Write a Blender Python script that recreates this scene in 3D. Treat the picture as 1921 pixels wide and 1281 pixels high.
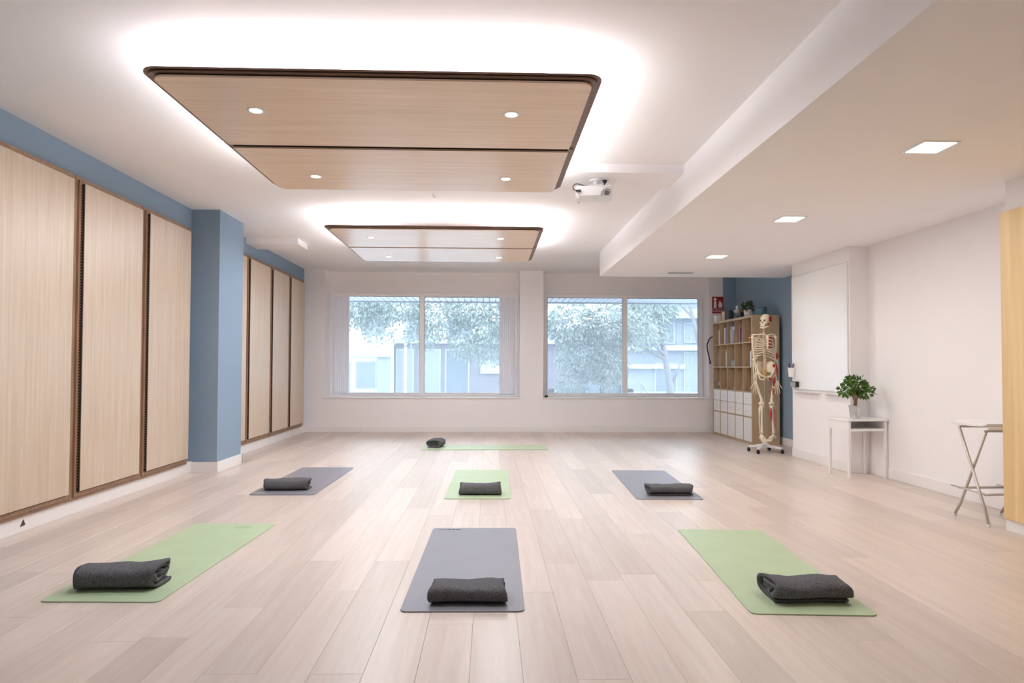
import bpy, bmesh, math, random
from mathutils import Vector, Matrix, noise
R = math.radians
random.seed(7)
for o in list(bpy.data.objects): bpy.data.objects.remove(o, do_unlink=True)
S = bpy.context.scene
COL = S.collection

# ------------------------------------------------------------------ camera
cam_d = bpy.data.cameras.new('camera'); cam = bpy.data.objects.new('camera', cam_d); COL.objects.link(cam)
F, VX, VY, PITCH, ROLL = 1281.0, 918.0, 688.5, R(1.4), R(0.2)
cam_d.sensor_fit = 'HORIZONTAL'; cam_d.sensor_width = 36.0; cam_d.lens = 36.0*F/1921.0
cam_d.shift_y = (VY-F*math.tan(PITCH)-640.5)/1921.0
cam_d.clip_start = 0.05; cam_d.clip_end = 300
YAW = math.atan((960.5-VX)/F)
cam.location = (0, 0, 1.2)
fw = Vector((math.sin(YAW)*math.cos(PITCH), math.cos(YAW)*math.cos(PITCH), math.sin(PITCH)))
rt = Vector((math.cos(YAW), -math.sin(YAW), 0)); up = rt.cross(fw)
rt, up = rt*math.cos(ROLL)+up*math.sin(ROLL), up*math.cos(ROLL)-rt*math.sin(ROLL)
cam.rotation_euler = Matrix((rt, up, -fw)).transposed().to_euler()
S.camera = cam

# ------------------------------------------------------------------ sky and exposure
W = bpy.data.worlds.new('sky'); S.world = W; W.use_nodes = True
bg = W.node_tree.nodes['Background']; bg.inputs[0].default_value = (0.86, 0.94, 1.0, 1); bg.inputs[1].default_value = 3.3
S.view_settings.view_transform = 'Standard'; S.view_settings.look = 'None'
S.view_settings.gamma = 1.0; S.view_settings.use_curve_mapping = False
S.view_settings.exposure = 1.15
LED_COVE, LED_DOWN, LED_SQUARE = 69.0, 700.0, 46.0
C = S.cycles
C.max_bounces = 11; C.diffuse_bounces = 10; C.glossy_bounces = 2; C.transmission_bounces = 3; C.transparent_max_bounces = 8
C.use_light_tree = False; C.caustics_reflective = False; C.caustics_refractive = False

# ------------------------------------------------------------------ helpers
class B:
    def __init__(s): s.v = []; s.f = []
    def add(s, vs, fs):
        n = len(s.v); s.v += [tuple(p) for p in vs]; s.f += [tuple(i+n for i in f) for f in fs]; return s
    def box(s, x0, x1, y0, y1, z0, z1):
        return s.add([(x0,y0,z0),(x1,y0,z0),(x1,y1,z0),(x0,y1,z0),(x0,y0,z1),(x1,y0,z1),(x1,y1,z1),(x0,y1,z1)],
                     [(0,3,2,1),(4,5,6,7),(0,1,5,4),(1,2,6,5),(2,3,7,6),(3,0,4,7)])
    def prism(s, poly, a0, a1, axis='z'):
        n = len(poly)
        def P(u, w, a): return {'z':(u,w,a), 'y':(u,a,w), 'x':(a,u,w)}[axis]
        vs = [P(u,w,a0) for u,w in poly]+[P(u,w,a1) for u,w in poly]
        fs = [tuple(range(n))[::-1], tuple(range(n,2*n))]+[(i,(i+1)%n,n+(i+1)%n,n+i) for i in range(n)]
        return s.add(vs, fs)
    def tube(s, pts, r, n=10, cap=True):
        pts = [Vector(p) for p in pts]; m = len(pts)
        rs = list(r) if isinstance(r, (list, tuple)) else [r]*m
        t0 = (pts[1]-pts[0]).normalized()
        a = t0.orthogonal().normalized(); vs = []
        for i, p in enumerate(pts):
            t = (pts[min(i+1,m-1)]-pts[max(i-1,0)])
            t = t.normalized() if t.length > 1e-9 else t0
            a = (a-t*a.dot(t)); a = a.normalized() if a.length > 1e-6 else t.orthogonal().normalized()
            b = t.cross(a)
            for k in range(n):
                q = 2*math.pi*k/n; vs.append(p+(a*math.cos(q)+b*math.sin(q))*rs[i])
        fs = [(i*n+k, i*n+(k+1)%n, (i+1)*n+(k+1)%n, (i+1)*n+k) for i in range(m-1) for k in range(n)]
        if cap: fs += [tuple(range(n))[::-1], tuple(range((m-1)*n, m*n))]
        return s.add(vs, fs)
    def lathe(s, prof, c=(0,0,0), n=24):
        m = len(prof); vs = []
        for r, z in prof:
            for k in range(n):
                q = 2*math.pi*k/n; vs.append((c[0]+r*math.cos(q), c[1]+r*math.sin(q), c[2]+z))
        fs = [(i*n+k, i*n+(k+1)%n, (i+1)*n+(k+1)%n, (i+1)*n+k) for i in range(m-1) for k in range(n)]
        fs += [tuple(range(n))[::-1], tuple(range((m-1)*n, m*n))]
        return s.add(vs, fs)
    def ball(s, c, r, n=14, m=10, M=None):
        r = r if isinstance(r, (tuple, list)) else (r,r,r); vs = []; fs = []
        for i in range(m+1):
            th = math.pi*i/m
            for k in range(n):
                q = 2*math.pi*k/n
                p = Vector((r[0]*math.sin(th)*math.cos(q), r[1]*math.sin(th)*math.sin(q), r[2]*math.cos(th)))
                if M: p = M @ p
                vs.append(p+Vector(c))
        fs = [(i*n+k, (i+1)*n+k, (i+1)*n+(k+1)%n, i*n+(k+1)%n) for i in range(m) for k in range(n)]
        return s.add(vs, fs)
    def xform(s, M):
        s.v = [tuple(M @ Vector(p)) for p in s.v]; return s
    def mesh(s, name, mat, smooth=False):
        me = bpy.data.meshes.new(name); me.from_pydata(s.v, [], s.f); me.validate(); me.update()
        bm = bmesh.new(); bm.from_mesh(me); bmesh.ops.remove_doubles(bm, verts=bm.verts, dist=1e-6)
        bmesh.ops.recalc_face_normals(bm, faces=bm.faces); bm.to_mesh(me); bm.free()
        if mat: me.materials.append(mat)
        if smooth:
            for p in me.polygons: p.use_smooth = True
        return me
    def build(s, name, mat, parent=None, smooth=False, bevel=0, label=None):
        return link(name, s.mesh(name, mat, smooth), parent, bevel, label)

def link(name, me, parent=None, bevel=0, label=None):
    o = bpy.data.objects.new(name, me); COL.objects.link(o)
    if parent: o.parent = parent
    if bevel:
        m = o.modifiers.new('bevel', 'BEVEL'); m.width = bevel; m.segments = 2; m.limit_method = 'ANGLE'; m.angle_limit = R(40)
    if label: o['label'] = label
    return o
def tag(o, label, cat, group=None):
    o['label'] = label; o['category'] = cat
    if group: o['group'] = group
    return o
def thing(name, label, cat, loc=(0,0,0), rz=0, group=None):
    o = bpy.data.objects.new(name, None); COL.objects.link(o); o.empty_display_size = .1
    o.location = loc; o.rotation_euler = (0,0,rz)
    return tag(o, label, cat, group)
def struct(o, label): o['kind'] = 'structure'; o['label'] = label; return o
def struct_empty(name, label):
    o = bpy.data.objects.new(name, None); COL.objects.link(o); o.empty_display_size = .1
    return struct(o, label)
def sm(pts, k=6):
    """smooth path through the points"""
    P = [Vector(p) for p in pts]; out = []
    for i in range(len(P)-1):
        a, b, c, d = P[max(i-1,0)], P[i], P[i+1], P[min(i+2,len(P)-1)]
        for j in range(k):
            t = j/k; out.append(.5*((2*b)+(c-a)*t+(2*a-5*b+4*c-d)*t*t+(3*b-a-3*c+d)*t**3))
    return out+[P[-1]]
def BX(*a): return B().box(*a)
def rrect(x0, x1, y0, y1, r, n=6, corners=(1,1,1,1)):
    out = []
    for (cx, cy, a0), on in zip(((x0,y0,180),(x1,y0,270),(x1,y1,0),(x0,y1,90)), corners):
        if not on: out.append((cx, cy)); continue
        ox = cx+r if cx == x0 else cx-r; oy = cy+r if cy == y0 else cy-r
        for k in range(n+1):
            q = R(a0+90*k/n); out.append((ox+r*math.cos(q), oy+r*math.sin(q)))
    return out
def text_mesh(txt, size, mat, name, extrude=.0006):
    c = bpy.data.curves.new(name, 'FONT'); c.body = txt; c.size = size; c.extrude = extrude; c.align_x = 'CENTER'; c.align_y = 'CENTER'
    t = bpy.data.objects.new(name, c); COL.objects.link(t)
    dg = bpy.context.evaluated_depsgraph_get(); me = bpy.data.meshes.new_from_object(t.evaluated_get(dg))
    bpy.data.objects.remove(t, do_unlink=True)
    me.materials.clear(); me.materials.append(mat); return me

# ------------------------------------------------------------------ materials
def mk(name):
    m = bpy.data.materials.new(name); m.use_nodes = True
    return m, m.node_tree.nodes, m.node_tree.links, m.node_tree.nodes['Principled BSDF']
def plain(name, col, rough=.5, metal=0, bump=0, bscale=60, var=0, vscale=8, spec=.5):
    m, N, L, p = mk(name)
    p.inputs['Base Color'].default_value = (*col, 1); p.inputs['Roughness'].default_value = rough
    p.inputs['Metallic'].default_value = metal; p.inputs['Specular IOR Level'].default_value = spec
    if bump or var:
        tc = N.new('ShaderNodeTexCoord')
    if var:
        n = N.new('ShaderNodeTexNoise'); n.inputs['Scale'].default_value = vscale; n.inputs['Detail'].default_value = 5
        L.new(tc.outputs['Object'], n.inputs['Vector'])
        r = N.new('ShaderNodeValToRGB'); r.color_ramp.elements[0].position = .3; r.color_ramp.elements[1].position = .7
        r.color_ramp.elements[0].color = (*[c*(1-var) for c in col], 1); r.color_ramp.elements[1].color = (*[min(1,c*(1+var)) for c in col], 1)
        L.new(n.outputs['Fac'], r.inputs['Fac']); L.new(r.outputs['Color'], p.inputs['Base Color'])
    if bump:
        n = N.new('ShaderNodeTexNoise'); n.inputs['Scale'].default_value = bscale; n.inputs['Detail'].default_value = 3
        L.new(tc.outputs['Object'], n.inputs['Vector'])
        b = N.new('ShaderNodeBump'); b.inputs['Strength'].default_value = bump; b.inputs['Distance'].default_value = .01
        L.new(n.outputs['Fac'], b.inputs['Height']); L.new(b.outputs['Normal'], p.inputs['Normal'])
    return m
def wood(name, c0, c1, scale, rough=.45, rand=0.0, spec=.5, tone=None):
    """grain stretched along the axis with the small scale value; rand = spread between separate pieces"""
    m, N, L, p = mk(name)
    tc = N.new('ShaderNodeTexCoord'); oi = N.new('ShaderNodeObjectInfo')
    ad = N.new('ShaderNodeVectorMath'); ad.operation = 'ADD'
    sc = N.new('ShaderNodeVectorMath'); sc.operation = 'SCALE'; sc.inputs[0].default_value = (37, 53, 71)
    L.new(oi.outputs['Random'], sc.inputs['Scale']); L.new(tc.outputs['Object'], ad.inputs[0]); L.new(sc.outputs[0], ad.inputs[1])
    mp = N.new('ShaderNodeMapping'); mp.inputs['Scale'].default_value = scale; L.new(ad.outputs[0], mp.inputs['Vector'])
    n = N.new('ShaderNodeTexNoise'); n.inputs['Scale'].default_value = 1; n.inputs['Detail'].default_value = 4; n.inputs['Roughness'].default_value = .6; n.inputs['Distortion'].default_value = .6
    L.new(mp.outputs[0], n.inputs['Vector'])
    r = N.new('ShaderNodeValToRGB'); r.color_ramp.elements[0].position = .32; r.color_ramp.elements[1].position = .68
    r.color_ramp.elements[0].color = (*c0, 1); r.color_ramp.elements[1].color = (*c1, 1)
    L.new(n.outputs['Fac'], r.inputs['Fac']); out = r.outputs['Color']
    if rand:
        hs = N.new('ShaderNodeHueSaturation'); mr = N.new('ShaderNodeMapRange')
        mr.inputs['To Min'].default_value = 1-rand; mr.inputs['To Max'].default_value = 1+rand*.7
        L.new(oi.outputs['Random'], mr.inputs['Value']); L.new(mr.outputs[0], hs.inputs['Value']); L.new(out, hs.inputs['Color']); out = hs.outputs['Color']
    L.new(out, p.inputs['Base Color']); p.inputs['Roughness'].default_value = rough; p.inputs['Specular IOR Level'].default_value = spec
    return m
def matte(name, col, var=.012, vs=1.5):
    m, N, L, p = mk(name); out = N['Material Output']; N.remove(p)
    d = N.new('ShaderNodeBsdfDiffuse'); d.inputs[0].default_value = (*col, 1); L.new(d.outputs[0], out.inputs[0])
    tc = N.new('ShaderNodeTexCoord'); n = N.new('ShaderNodeTexNoise'); n.inputs['Scale'].default_value = vs; n.inputs['Detail'].default_value = 1
    mx = N.new('ShaderNodeMix'); mx.data_type = 'RGBA'
    mx.inputs[6].default_value = (*[c*(1-var) for c in col], 1); mx.inputs[7].default_value = (*[min(1, c*(1+var)) for c in col], 1)
    L.new(tc.outputs['Object'], n.inputs['Vector']); L.new(n.outputs['Fac'], mx.inputs[0]); L.new(mx.outputs[2], d.inputs[0])
    return m
def emit(name, col, st):
    m, N, L, p = mk(name); p.inputs['Base Color'].default_value = (*col, 1)
    p.inputs['Emission Color'].default_value = (*col, 1); p.inputs['Emission Strength'].default_value = st; m.cycles.emission_sampling = 'NONE'
    return m
M = {}
M['floor'] = wood('pale_oak_floor', (.59,.495,.43), (.665,.575,.515), (26, 1.4, 26), .33, .115, .5)
M['joint'] = plain('floor_joint', (.50,.42,.36), .8)
M['wall'] = matte('white_wall_paint', (.86,.84,.848))
M['ceil'] = matte('white_ceiling_paint', (.885,.868,.875))
M['trim'] = plain('white_gloss_trim', (.82,.80,.79), .4)
M['blue'] = matte('grey_blue_paint', (.265,.355,.455), .03, 1)
M['oak'] = wood('light_oak_veneer', (.53,.42,.31), (.625,.52,.41), (34, 34, 1.1), .33, .03)
M['oakc'] = wood('ceiling_oak_veneer', (.78,.60,.44), (.88,.70,.54), (1.1, 34, 34), .25, .02)
M['walnut'] = wood('walnut_edge', (.25,.145,.085), (.36,.22,.14), (22, 22, 2.5), .45)
M['walnutc'] = wood('walnut_layer', (.16,.09,.06), (.25,.15,.10), (2.5, 30, 30), .45)
M['dark'] = plain('dark_groove', (.018,.011,.008), .7)
M['yoak'] = wood('yellow_oak_veneer', (.66,.46,.215), (.78,.58,.31), (12, 12, .6), .4)
M['shelf'] = wood('shelf_oak', (.43,.30,.175), (.53,.385,.24), (18, 3, 2.2), .5, .04)
M['white'] = plain('white_lacquer', (.82,.81,.80), .35)
M['whitep'] = plain('white_plastic', (.80,.79,.80), .4)
M['alu'] = plain('white_aluminium', (.88,.87,.88), .35)
M['black'] = plain('black_plastic', (.012,.012,.014), .45)
M['rubber'] = plain('black_rubber', (.01,.01,.011), .6)
M['grey'] = plain('grey_plastic', (.30,.29,.27), .35)
M['wool'] = plain('charcoal_wool', (.135,.133,.142), .95, bump=.6, bscale=260, var=.55, vscale=190, spec=.15)
M['mat_green'] = plain('green_foam_mat', (.44,.55,.355), .38, bump=.15, bscale=350, var=.04, vscale=5, spec=.25)
M['mat_grey'] = plain('grey_foam_mat', (.245,.24,.275), .32, bump=.15, bscale=350, var=.03, vscale=5, spec=.3)
M['mat_print'] = plain('mat_print', (.09,.10,.10), .8)
M['board'] = plain('whiteboard_enamel', (.84,.84,.845), .12)
M['bone'] = plain('cream_bone', (.80,.70,.54), .5, var=.08, vscale=25)
M['bone_dark'] = plain('bone_hollow_shade', (.20,.11,.06), .7)  # dark brown paints the shade inside eye sockets and nose
M['muscle'] = plain('red_muscle_paint', (.42,.025,.018), .45)
M['tendon'] = plain('blue_paint', (.10,.25,.45), .5)
M['disc'] = plain('tan_disc', (.62,.40,.18), .55)
M['zinc'] = plain('zinc_pot', (.66,.66,.66), .26, .9, var=.1, vscale=20)
M['soil'] = plain('soil', (.05,.032,.02), .95)
M['bark'] = plain('plant_bark', (.26,.17,.10), .8, var=.3, vscale=40)
M['leaf'] = plain('plant_leaf', (.075,.17,.022), .4, var=.5, vscale=9)
M['leaf_dark'] = plain('small_plant_leaf', (.05,.085,.022), .5, var=.4, vscale=30)
M['red'] = plain('sign_red', (.32,.012,.015), .4)
M['signwhite'] = plain('sign_white', (.85,.83,.80), .5)
M['green_obj'] = plain('dark_green', (.03,.06,.035), .6)
M['teal'] = plain('teal_ceramic', (.09,.20,.23), .35)
M['wood_obj'] = plain('orange_wood', (.55,.27,.07), .5, var=.15, vscale=20)
M['stool'] = plain('silver_tube', (.55,.49,.44), .35, .45)
def glass_mat():
    m, N, L, p = mk('window_glass'); out = N['Material Output']; N.remove(p)
    tr = N.new('ShaderNodeBsdfTransparent'); tr.inputs[0].default_value = (.93,.97,1,1)
    gl = N.new('ShaderNodeBsdfGlossy'); gl.inputs['Roughness'].default_value = .02
    tl = N.new('ShaderNodeBsdfTranslucent'); tl.inputs[0].default_value = (.80,.90,1,1)
    fr = N.new('ShaderNodeFresnel'); fr.inputs[0].default_value = 1.5
    a = N.new('ShaderNodeMixShader'); a.inputs[0].default_value = GLASS_VEIL
    b = N.new('ShaderNodeMixShader')
    L.new(tr.outputs[0], a.inputs[1]); L.new(tl.outputs[0], a.inputs[2])
    L.new(fr.outputs[0], b.inputs[0]); L.new(a.outputs[0], b.inputs[1]); L.new(gl.outputs[0], b.inputs[2]); L.new(b.outputs[0], out.inputs[0])
    return m
GLASS_VEIL = .17  # milky veil mixed into the panes, imitating room reflections and haze
def blind_mat():
    m, N, L, p = mk('blind_fabric'); out = N['Material Output']; p.inputs['Base Color'].default_value = (.90,.89,.91,1); p.inputs['Roughness'].default_value = .7
    tl = N.new('ShaderNodeBsdfTranslucent'); tl.inputs[0].default_value = (.92,.91,.95,1)
    a = N.new('ShaderNodeMixShader'); a.inputs[0].default_value = .35
    L.new(p.outputs[0], a.inputs[1]); L.new(tl.outputs[0], a.inputs[2]); L.new(a.outputs[0], out.inputs[0]); return m
M['blind'] = blind_mat()
M['glass'] = glass_mat()
M['cove'] = emit('cove_led', (1,.965,.94), 2.5)
M['down'] = emit('downlight_led', (1,.965,.93), 2.5)
M['square'] = emit('square_led', (1,.955,.89), 2.5)
def led(name, parent, loc, sx, sy, radiance, col, up_=False, disk=False):
    d = bpy.data.lights.new(name, 'AREA'); d.shape = 'DISK' if disk else 'RECTANGLE'; d.size = sx; d.size_y = sy
    area = math.pi*sx*sx/4 if disk else sx*sy
    d.energy = radiance*math.pi*area; d.color = col
    o = bpy.data.objects.new(name, d); COL.objects.link(o); o.parent = parent; o.location = loc
    if up_: o.rotation_euler = (math.pi, 0, 0)
    return o
# outdoors
M['ground'] = matte('pavement', (.42,.43,.45), .1, 2)
M['bld_pale'] = matte('pale_render', (.30,.32,.35), .04, 3)
M['bld_white'] = matte('white_render', (.60,.61,.62), .02, 3)
M['bld_blue'] = plain('blue_grey_panel', (.17,.20,.245), .6, var=.06)
M['bld_mauve'] = matte('mauve_brick', (.15,.14,.165), .12, 3)
M['bld_dark'] = plain('far_dark_glass', (.09,.115,.14), .2)
M['canopy'] = plain('canopy_slat', (.50,.52,.57), .6)
M['canopy_edge'] = plain('canopy_edge', (.16,.18,.22), .6)
M['tleaf'] = matte('tree_leaf', (.215,.26,.23), .62, 5)
M['tleaf2'] = matte('tree_leaf_pale', (.28,.32,.295), .60, 5)
M['tbark'] = matte('tree_bark', (.17,.165,.175), .2, 6)

# ------------------------------------------------------------------ room shell
XL, XR, YB, YN, ZC, ZS = -3.40, 4.37, 12.60, -2.6, 2.985, 2.61
YW = 12.95            # window plane inside the recesses
floor = struct(BX(XL-.15, 4.75, YN-.15, 13.1, -.06, -.004).build('floor', M['joint']), 'pale oak plank floor')
PW, PL = .208, 1.56
plank_me = {}
def plank_mesh(L, w=PW):
    k = (round(L,3), round(w,3))
    if k not in plank_me:
        g = .0004; c = .0007; b = B()
        x, y = w/2-g, L/2-g
        vs = [(-x,-y,-.008),(x,-y,-.008),(x,y,-.008),(-x,y,-.008),(-x,-y,-c),(x,-y,-c),(x,y,-c),(-x,y,-c),(-x+c,-y+c,0),(x-c,-y+c,0),(x-c,y-c,0),(-x+c,y-c,0)]
        fs = [(0,1,5,4),(1,2,6,5),(2,3,7,6),(3,0,4,7),(4,5,9,8),(5,6,10,9),(6,7,11,10),(7,4,8,11),(8,9,10,11)]
        plank_me[k] = b.add(vs, fs).mesh('plank', M['floor'])
    return plank_me[k]
ncol = int((4.58-XL)/PW)+1
rnd = random.Random(3)
for i in range(ncol):
    x0 = XL+i*PW; x1 = min(x0+PW, 4.58)
    y = 1.9-rnd.random()*PL
    while y < YB-.01:
        y1 = min(y+PL, YB)
        if y1 > 1.9 or True:
            o = link('plank', plank_mesh(round(y1-y,3), round(x1-x0,3)), floor); o.location = ((x0+x1)/2, (y+y1)/2, 0)
        y = y1
rest = B()
for i in range(ncol):
    x0 = XL+i*PW
    for k in range(3):
        rest.box(x0+.001, min(x0+PW,4.58)-.001, YN+k*1.0, YN+k*1.0+.998, -.008, -.0015)
rest = rest.build('plank_rest', M['floor'], floor); rest['kind'] = 'stuff'

ceiling = struct(BX(XL-.15, 4.75, YN-.15, YW+.2, ZC, ZC+.12).build('ceiling', M['ceil']), 'white plastered ceiling')
BX(1.705, 4.75, YN-.1, 10.5, ZS, ZC+.01).build('soffit', M['ceil'], ceiling, label='dropped white soffit along the right side of the room')
BX(.45, 1.706, 5.92, 6.42, 2.91, ZC+.01).build('ceiling_box', M['ceil'], ceiling, label='shallow white boxing beside the projector')
BX(XL-.01, -2.68, 9.6, 10.1, 2.91, ZC+.01).build('ceiling_box', M['ceil'], ceiling, label='shallow white boxing behind the blue pillar')

wl = struct(BX(XL-.15, XL, YN-.15, YB+.5, 0, ZC).build('wall_left', M['blue']), 'grey-blue painted left wall')
BX(XL-.01, -3.08, 7.87, 8.61, 0, ZC).build('pillar', M['blue'], wl, label='square blue pillar')
bl = struct_empty('baseboard_left', 'white baseboard along the left wall and pillar')
BX(XL, -3.36, YN, 7.87, 0, .125).build('board', M['trim'], bl, bevel=.003)
BX(XL, -3.36, 8.61, YB, 0, .14).build('board', M['trim'], bl, bevel=.003)
b = B().box(XL, -3.064, 7.854, 7.87, 0, .115).box(-3.08, -3.064, 7.87, 8.626, 0, .115).box(XL, -3.064, 8.61, 8.626, 0, .115)
b.build('pillar_board', M['trim'], bl)

# back wall: low wall under two full height recesses
SILL = .62
w = B()
w.box(XL-.1, 4.36, YB, YW+.2, 0, SILL)
w.box(XL-.1, -3.02, YB, YW+.2, SILL, ZC).box(.56, 1.00, YB, YW+.2, SILL, ZC).box(4.09, 4.36, YB, YW+.2, SILL, ZC)
for a0, a1, ox0, ox1 in ((-3.02,.56,-2.985,.53), (1.0,4.09,1.03,4.075)):
    w.box(a0, a1, YW, YW+.2, 2.58, ZC).box(a0, ox0, YW, YW+.2, SILL, 2.58).box(ox1, a1, YW, YW+.2, SILL, 2.58)
wb = struct(w.build('wall_back', M['wall']), 'white end wall with two wide windows')
wn = struct(BX(4.36, 4.75, YB, YB+.2, 0, ZC).build('wall_niche', M['blue']), 'blue end wall of the bookshelf niche')
bb = struct(B().box(XL, 4.36, YB-.014, YB, 0, .115).build('baseboard_back', M['trim'], bevel=.004), 'white baseboard under the windows')
# right wall
wr = struct(BX(XR, 4.75, 5.0, 7.72, 0, ZS).build('wall_right', M['wall']), 'white right wall behind the side table')
struct(BX(4.15, 4.75, 7.72, 9.22, 0, ZS).build('wall_whiteboard', M['wall']), 'white wall block carrying the whiteboard')
struct(BX(3.89, 4.75, YN, 5.0, 0, ZS).build('wall_pier', M['wall']), 'white pier behind the oak panel')
BX(4.60, 4.75, 9.22, YB+.01, 0, ZC).build('niche_wall', M['blue'], wr, label='blue side wall behind the bookshelf')
br = struct_empty('baseboard_right', 'white baseboard along the right wall')
BX(XR-.014, XR, 5.0, 7.706, 0, .115).build('board', M['trim'], br, bevel=.004)
BX(4.136, 4.15, 7.706, 9.22, 0, .115).build('board', M['trim'], br, bevel=.004)
BX(4.136, XR, 7.706, 7.72, 0, .115).build('board', M['trim'], br, bevel=.004)
BX(4.586, 4.60, 9.22, YB, 0, .115).build('board', M['trim'], br, bevel=.004)
wnear = struct(BX(XL-.15, 4.75, YN-.15, YN, 0, ZC).build('wall_near', M['wall']), 'white wall behind the viewer')

# ------------------------------------------------------------------ windows
def window(n, x0, x1, xm, label, handle):
    t = struct_empty('window_%d' % n, label)
    z0, z1 = .64, 2.58; y0, y1 = YW-.03, YW+.07
    f = B().box(x0, x0+.05, y0, y1, z0, z1).box(x1-.05, x1, y0, y1, z0, z1).box(x0+.05, x1-.05, y0, y1, z1-.035, z1).box(x0+.05, x1-.05, y0, y1, z0, z0+.035)
    f.build('frame', M['alu'], t, bevel=.004)
    for k, (a, c) in enumerate(((x0+.05, xm+.045), (xm-.045, x1-.05))):
        ya = YW-.02+k*.042; yb = ya+.036; sw = .05 if k else .045
        lw, rw = (.02, .09) if k == 0 else (.09, .02)
        s = B().box(a, a+lw, ya, yb, z0+.035, z1-.035).box(c-rw, c, ya, yb, z0+.035, z1-.035)
        s.box(a+lw, c-rw, ya, yb, z1-.035-.022, z1-.035).box(a+lw, c-rw, ya, yb, z0+.035, z0+.035+.035)
        so = s.build('sash', M['alu'], t, bevel=.003)
        BX(a+lw-.004, c-rw+.004, ya+.014, ya+.019, z0+.066, z1-.053).build('pane', M['glass'], so)
        g = .006
        B().box(a+lw, a+lw+g, ya+.002, ya+.012, z0+.07, z1-.057).box(c-rw-g, c-rw, ya+.002, ya+.012, z0+.07, z1-.057).box(a+lw+g, c-rw-g, ya+.002, ya+.012, z1-.057-g, z1-.057).build('gasket', M['rubber'], so)
    BX(xm-.012, xm+.012, YW-.034, YW-.018, 1.24, 1.32).build('handle', M['alu'], t, bevel=.003)
    return t
w1 = window(1, -2.985, .53, -1.275, 'wide sliding window beside the oak cupboards', 1)
w2 = window(2, 1.03, 4.075, 2.585, 'wide sliding window beside the bookshelf', 1)
for wi, x0, x1 in ((w1,-3.03,.575), (w2,.99,4.10)):
    BX(x0, x1, YB-.025, YW-.03, SILL, SILL+.022).build('sill', M['trim'], wi, bevel=.004)
for x, z in ((1.125,.715), (2.645,.72)):
    BX(x, x+.11, YW+(.001 if x < 2 else .043), YW+(.003 if x < 2 else .045), z, z+.075).build('sticker', M['blind'], w2, label='white sticker in the corner of the pane')
def blind(x0, x1, n, label):
    t = thing('vertical_blind', label, 'blind', ((x0+x1)/2, YW-.075, .643), 0, 'vertical blinds gathered at window edges')
    wdt = x1-x0
    for k in range(n):
        xc = -wdt/2+wdt*(k+.5)/n; d = wdt/n*.60
        bb_ = B().prism([(xc-d,-.006),(xc,-.010),(xc+d,.006),(xc+d,.0075),(xc,-.0085),(xc-d,-.0045)], .06, 1.87)
        bb_.build('slat', M['blind'], t)
    BX(-wdt/2-.01, wdt/2+.01, -.03, .03, 1.87, 1.90).build('rail', M['alu'], t)
blind(-2.90, -2.63, 8, 'stack of white vertical blind slats at the window edge nearest the cupboards')
blind(.19, .475, 8, 'stack of white vertical blind slats beside the pier between the windows')
blind(3.985, 4.03, 2, 'thin white blind slats at the window edge beside the bookshelf')
t = thing('door_stop', 'small black wedge lying on the sill of the window beside the bookshelf', 'wedge', (1.06, 12.69, SILL+.022))
B().prism([(-.035,0),(.035,0),(.028,.034),(-.02,.036)], -.025, .025, 'y').build('wedge', M['black'], t, bevel=.004)

# ------------------------------------------------------------------ left wall cupboards
def cupboard(y0, y1, label, group, z0=.115, z1=2.735):
    t = thing('wall_cupboard', label, 'cupboard', (XL, (y0+y1)/2, 0), 0, group)
    h = (y1-y0)/2-.003
    def ring(i, x0, x1, wd, bot, top, name, mat):
        b = B(); a = h-i
        b.box(x0, x1, -a, -a+wd, z0+bot, z1-top).box(x0, x1, a-wd, a, z0+bot, z1-top)
        b.box(x0, x1, -a+wd, a-wd, z0+bot, z0+bot+wd).box(x0, x1, -a+wd, a-wd, z1-top-wd, z1-top)
        return b.build(name, mat, t, bevel=.0015)
    BX(.002, .04, -h+.02, h-.02, z0+.02, z1-.02).build('carcass', M['walnut'], t)
    ring(0, .002, .060, .036, 0, 0, 'outer_frame', M['walnut'])
    ring(.040, .012, .066, .010, .036, .034, 'painted_shade_ring', M['dark'])  # near-black ring paints the shade between the frame steps
    ring(.036, .04, .078, .030, .030, .028, 'inner_frame', M['walnut'])
    d = BX(.045, .102, -h+.072, h-.066, z0+.070, z1-.052).build('door', M['oak'], t, bevel=.002)
    BX(.05, .099, -h+.062, -h+.0715, z0+.072, z1-.056).build('edge_strip', M['dark'], d)
    pb = B()
    for k in range(105):
        z = z0+.10+k*.0238
        pb.box(.064, .088, -h+.0605, -h+.0625, z, z+.010)
    pb.build('perforation', M['walnut'], d)
    return t
G1, G2 = 'tall oak cupboards in front of the blue pillar', 'tall oak cupboards behind the blue pillar'
cupboard(4.50, 5.575, 'tall oak cupboard at the left edge of the picture, nearest the viewer', G1)
cupboard(5.575, 6.65, 'tall oak cupboard in the middle of the three before the blue pillar', G1)
cupboard(6.65, 7.70, 'tall oak cupboard standing right in front of the blue pillar', G1)
cupboard(8.45+.18, 9.45, 'tall oak cupboard mostly hidden behind the blue pillar', G2, .13)
cupboard(9.45, 10.45, 'tall oak cupboard behind the pillar, second from the pillar', G2, .13)
cupboard(10.45, 11.40, 'tall oak cupboard second from the window wall', G2, .13)
cupboard(11.40, 12.36, 'tall oak cupboard closest to the window wall', G2, .13)
t = thing('floor_tag', 'small dark triangular tag on the white baseboard under the nearest cupboard', 'tag', (-3.36, 5.07, .042))
B().prism([(-.028,0),(.024,.004),(.004,.046)], .0, .004, 'x').build('tag', plain('maroon_tag', (.06,.03,.04), .6), t)

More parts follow.
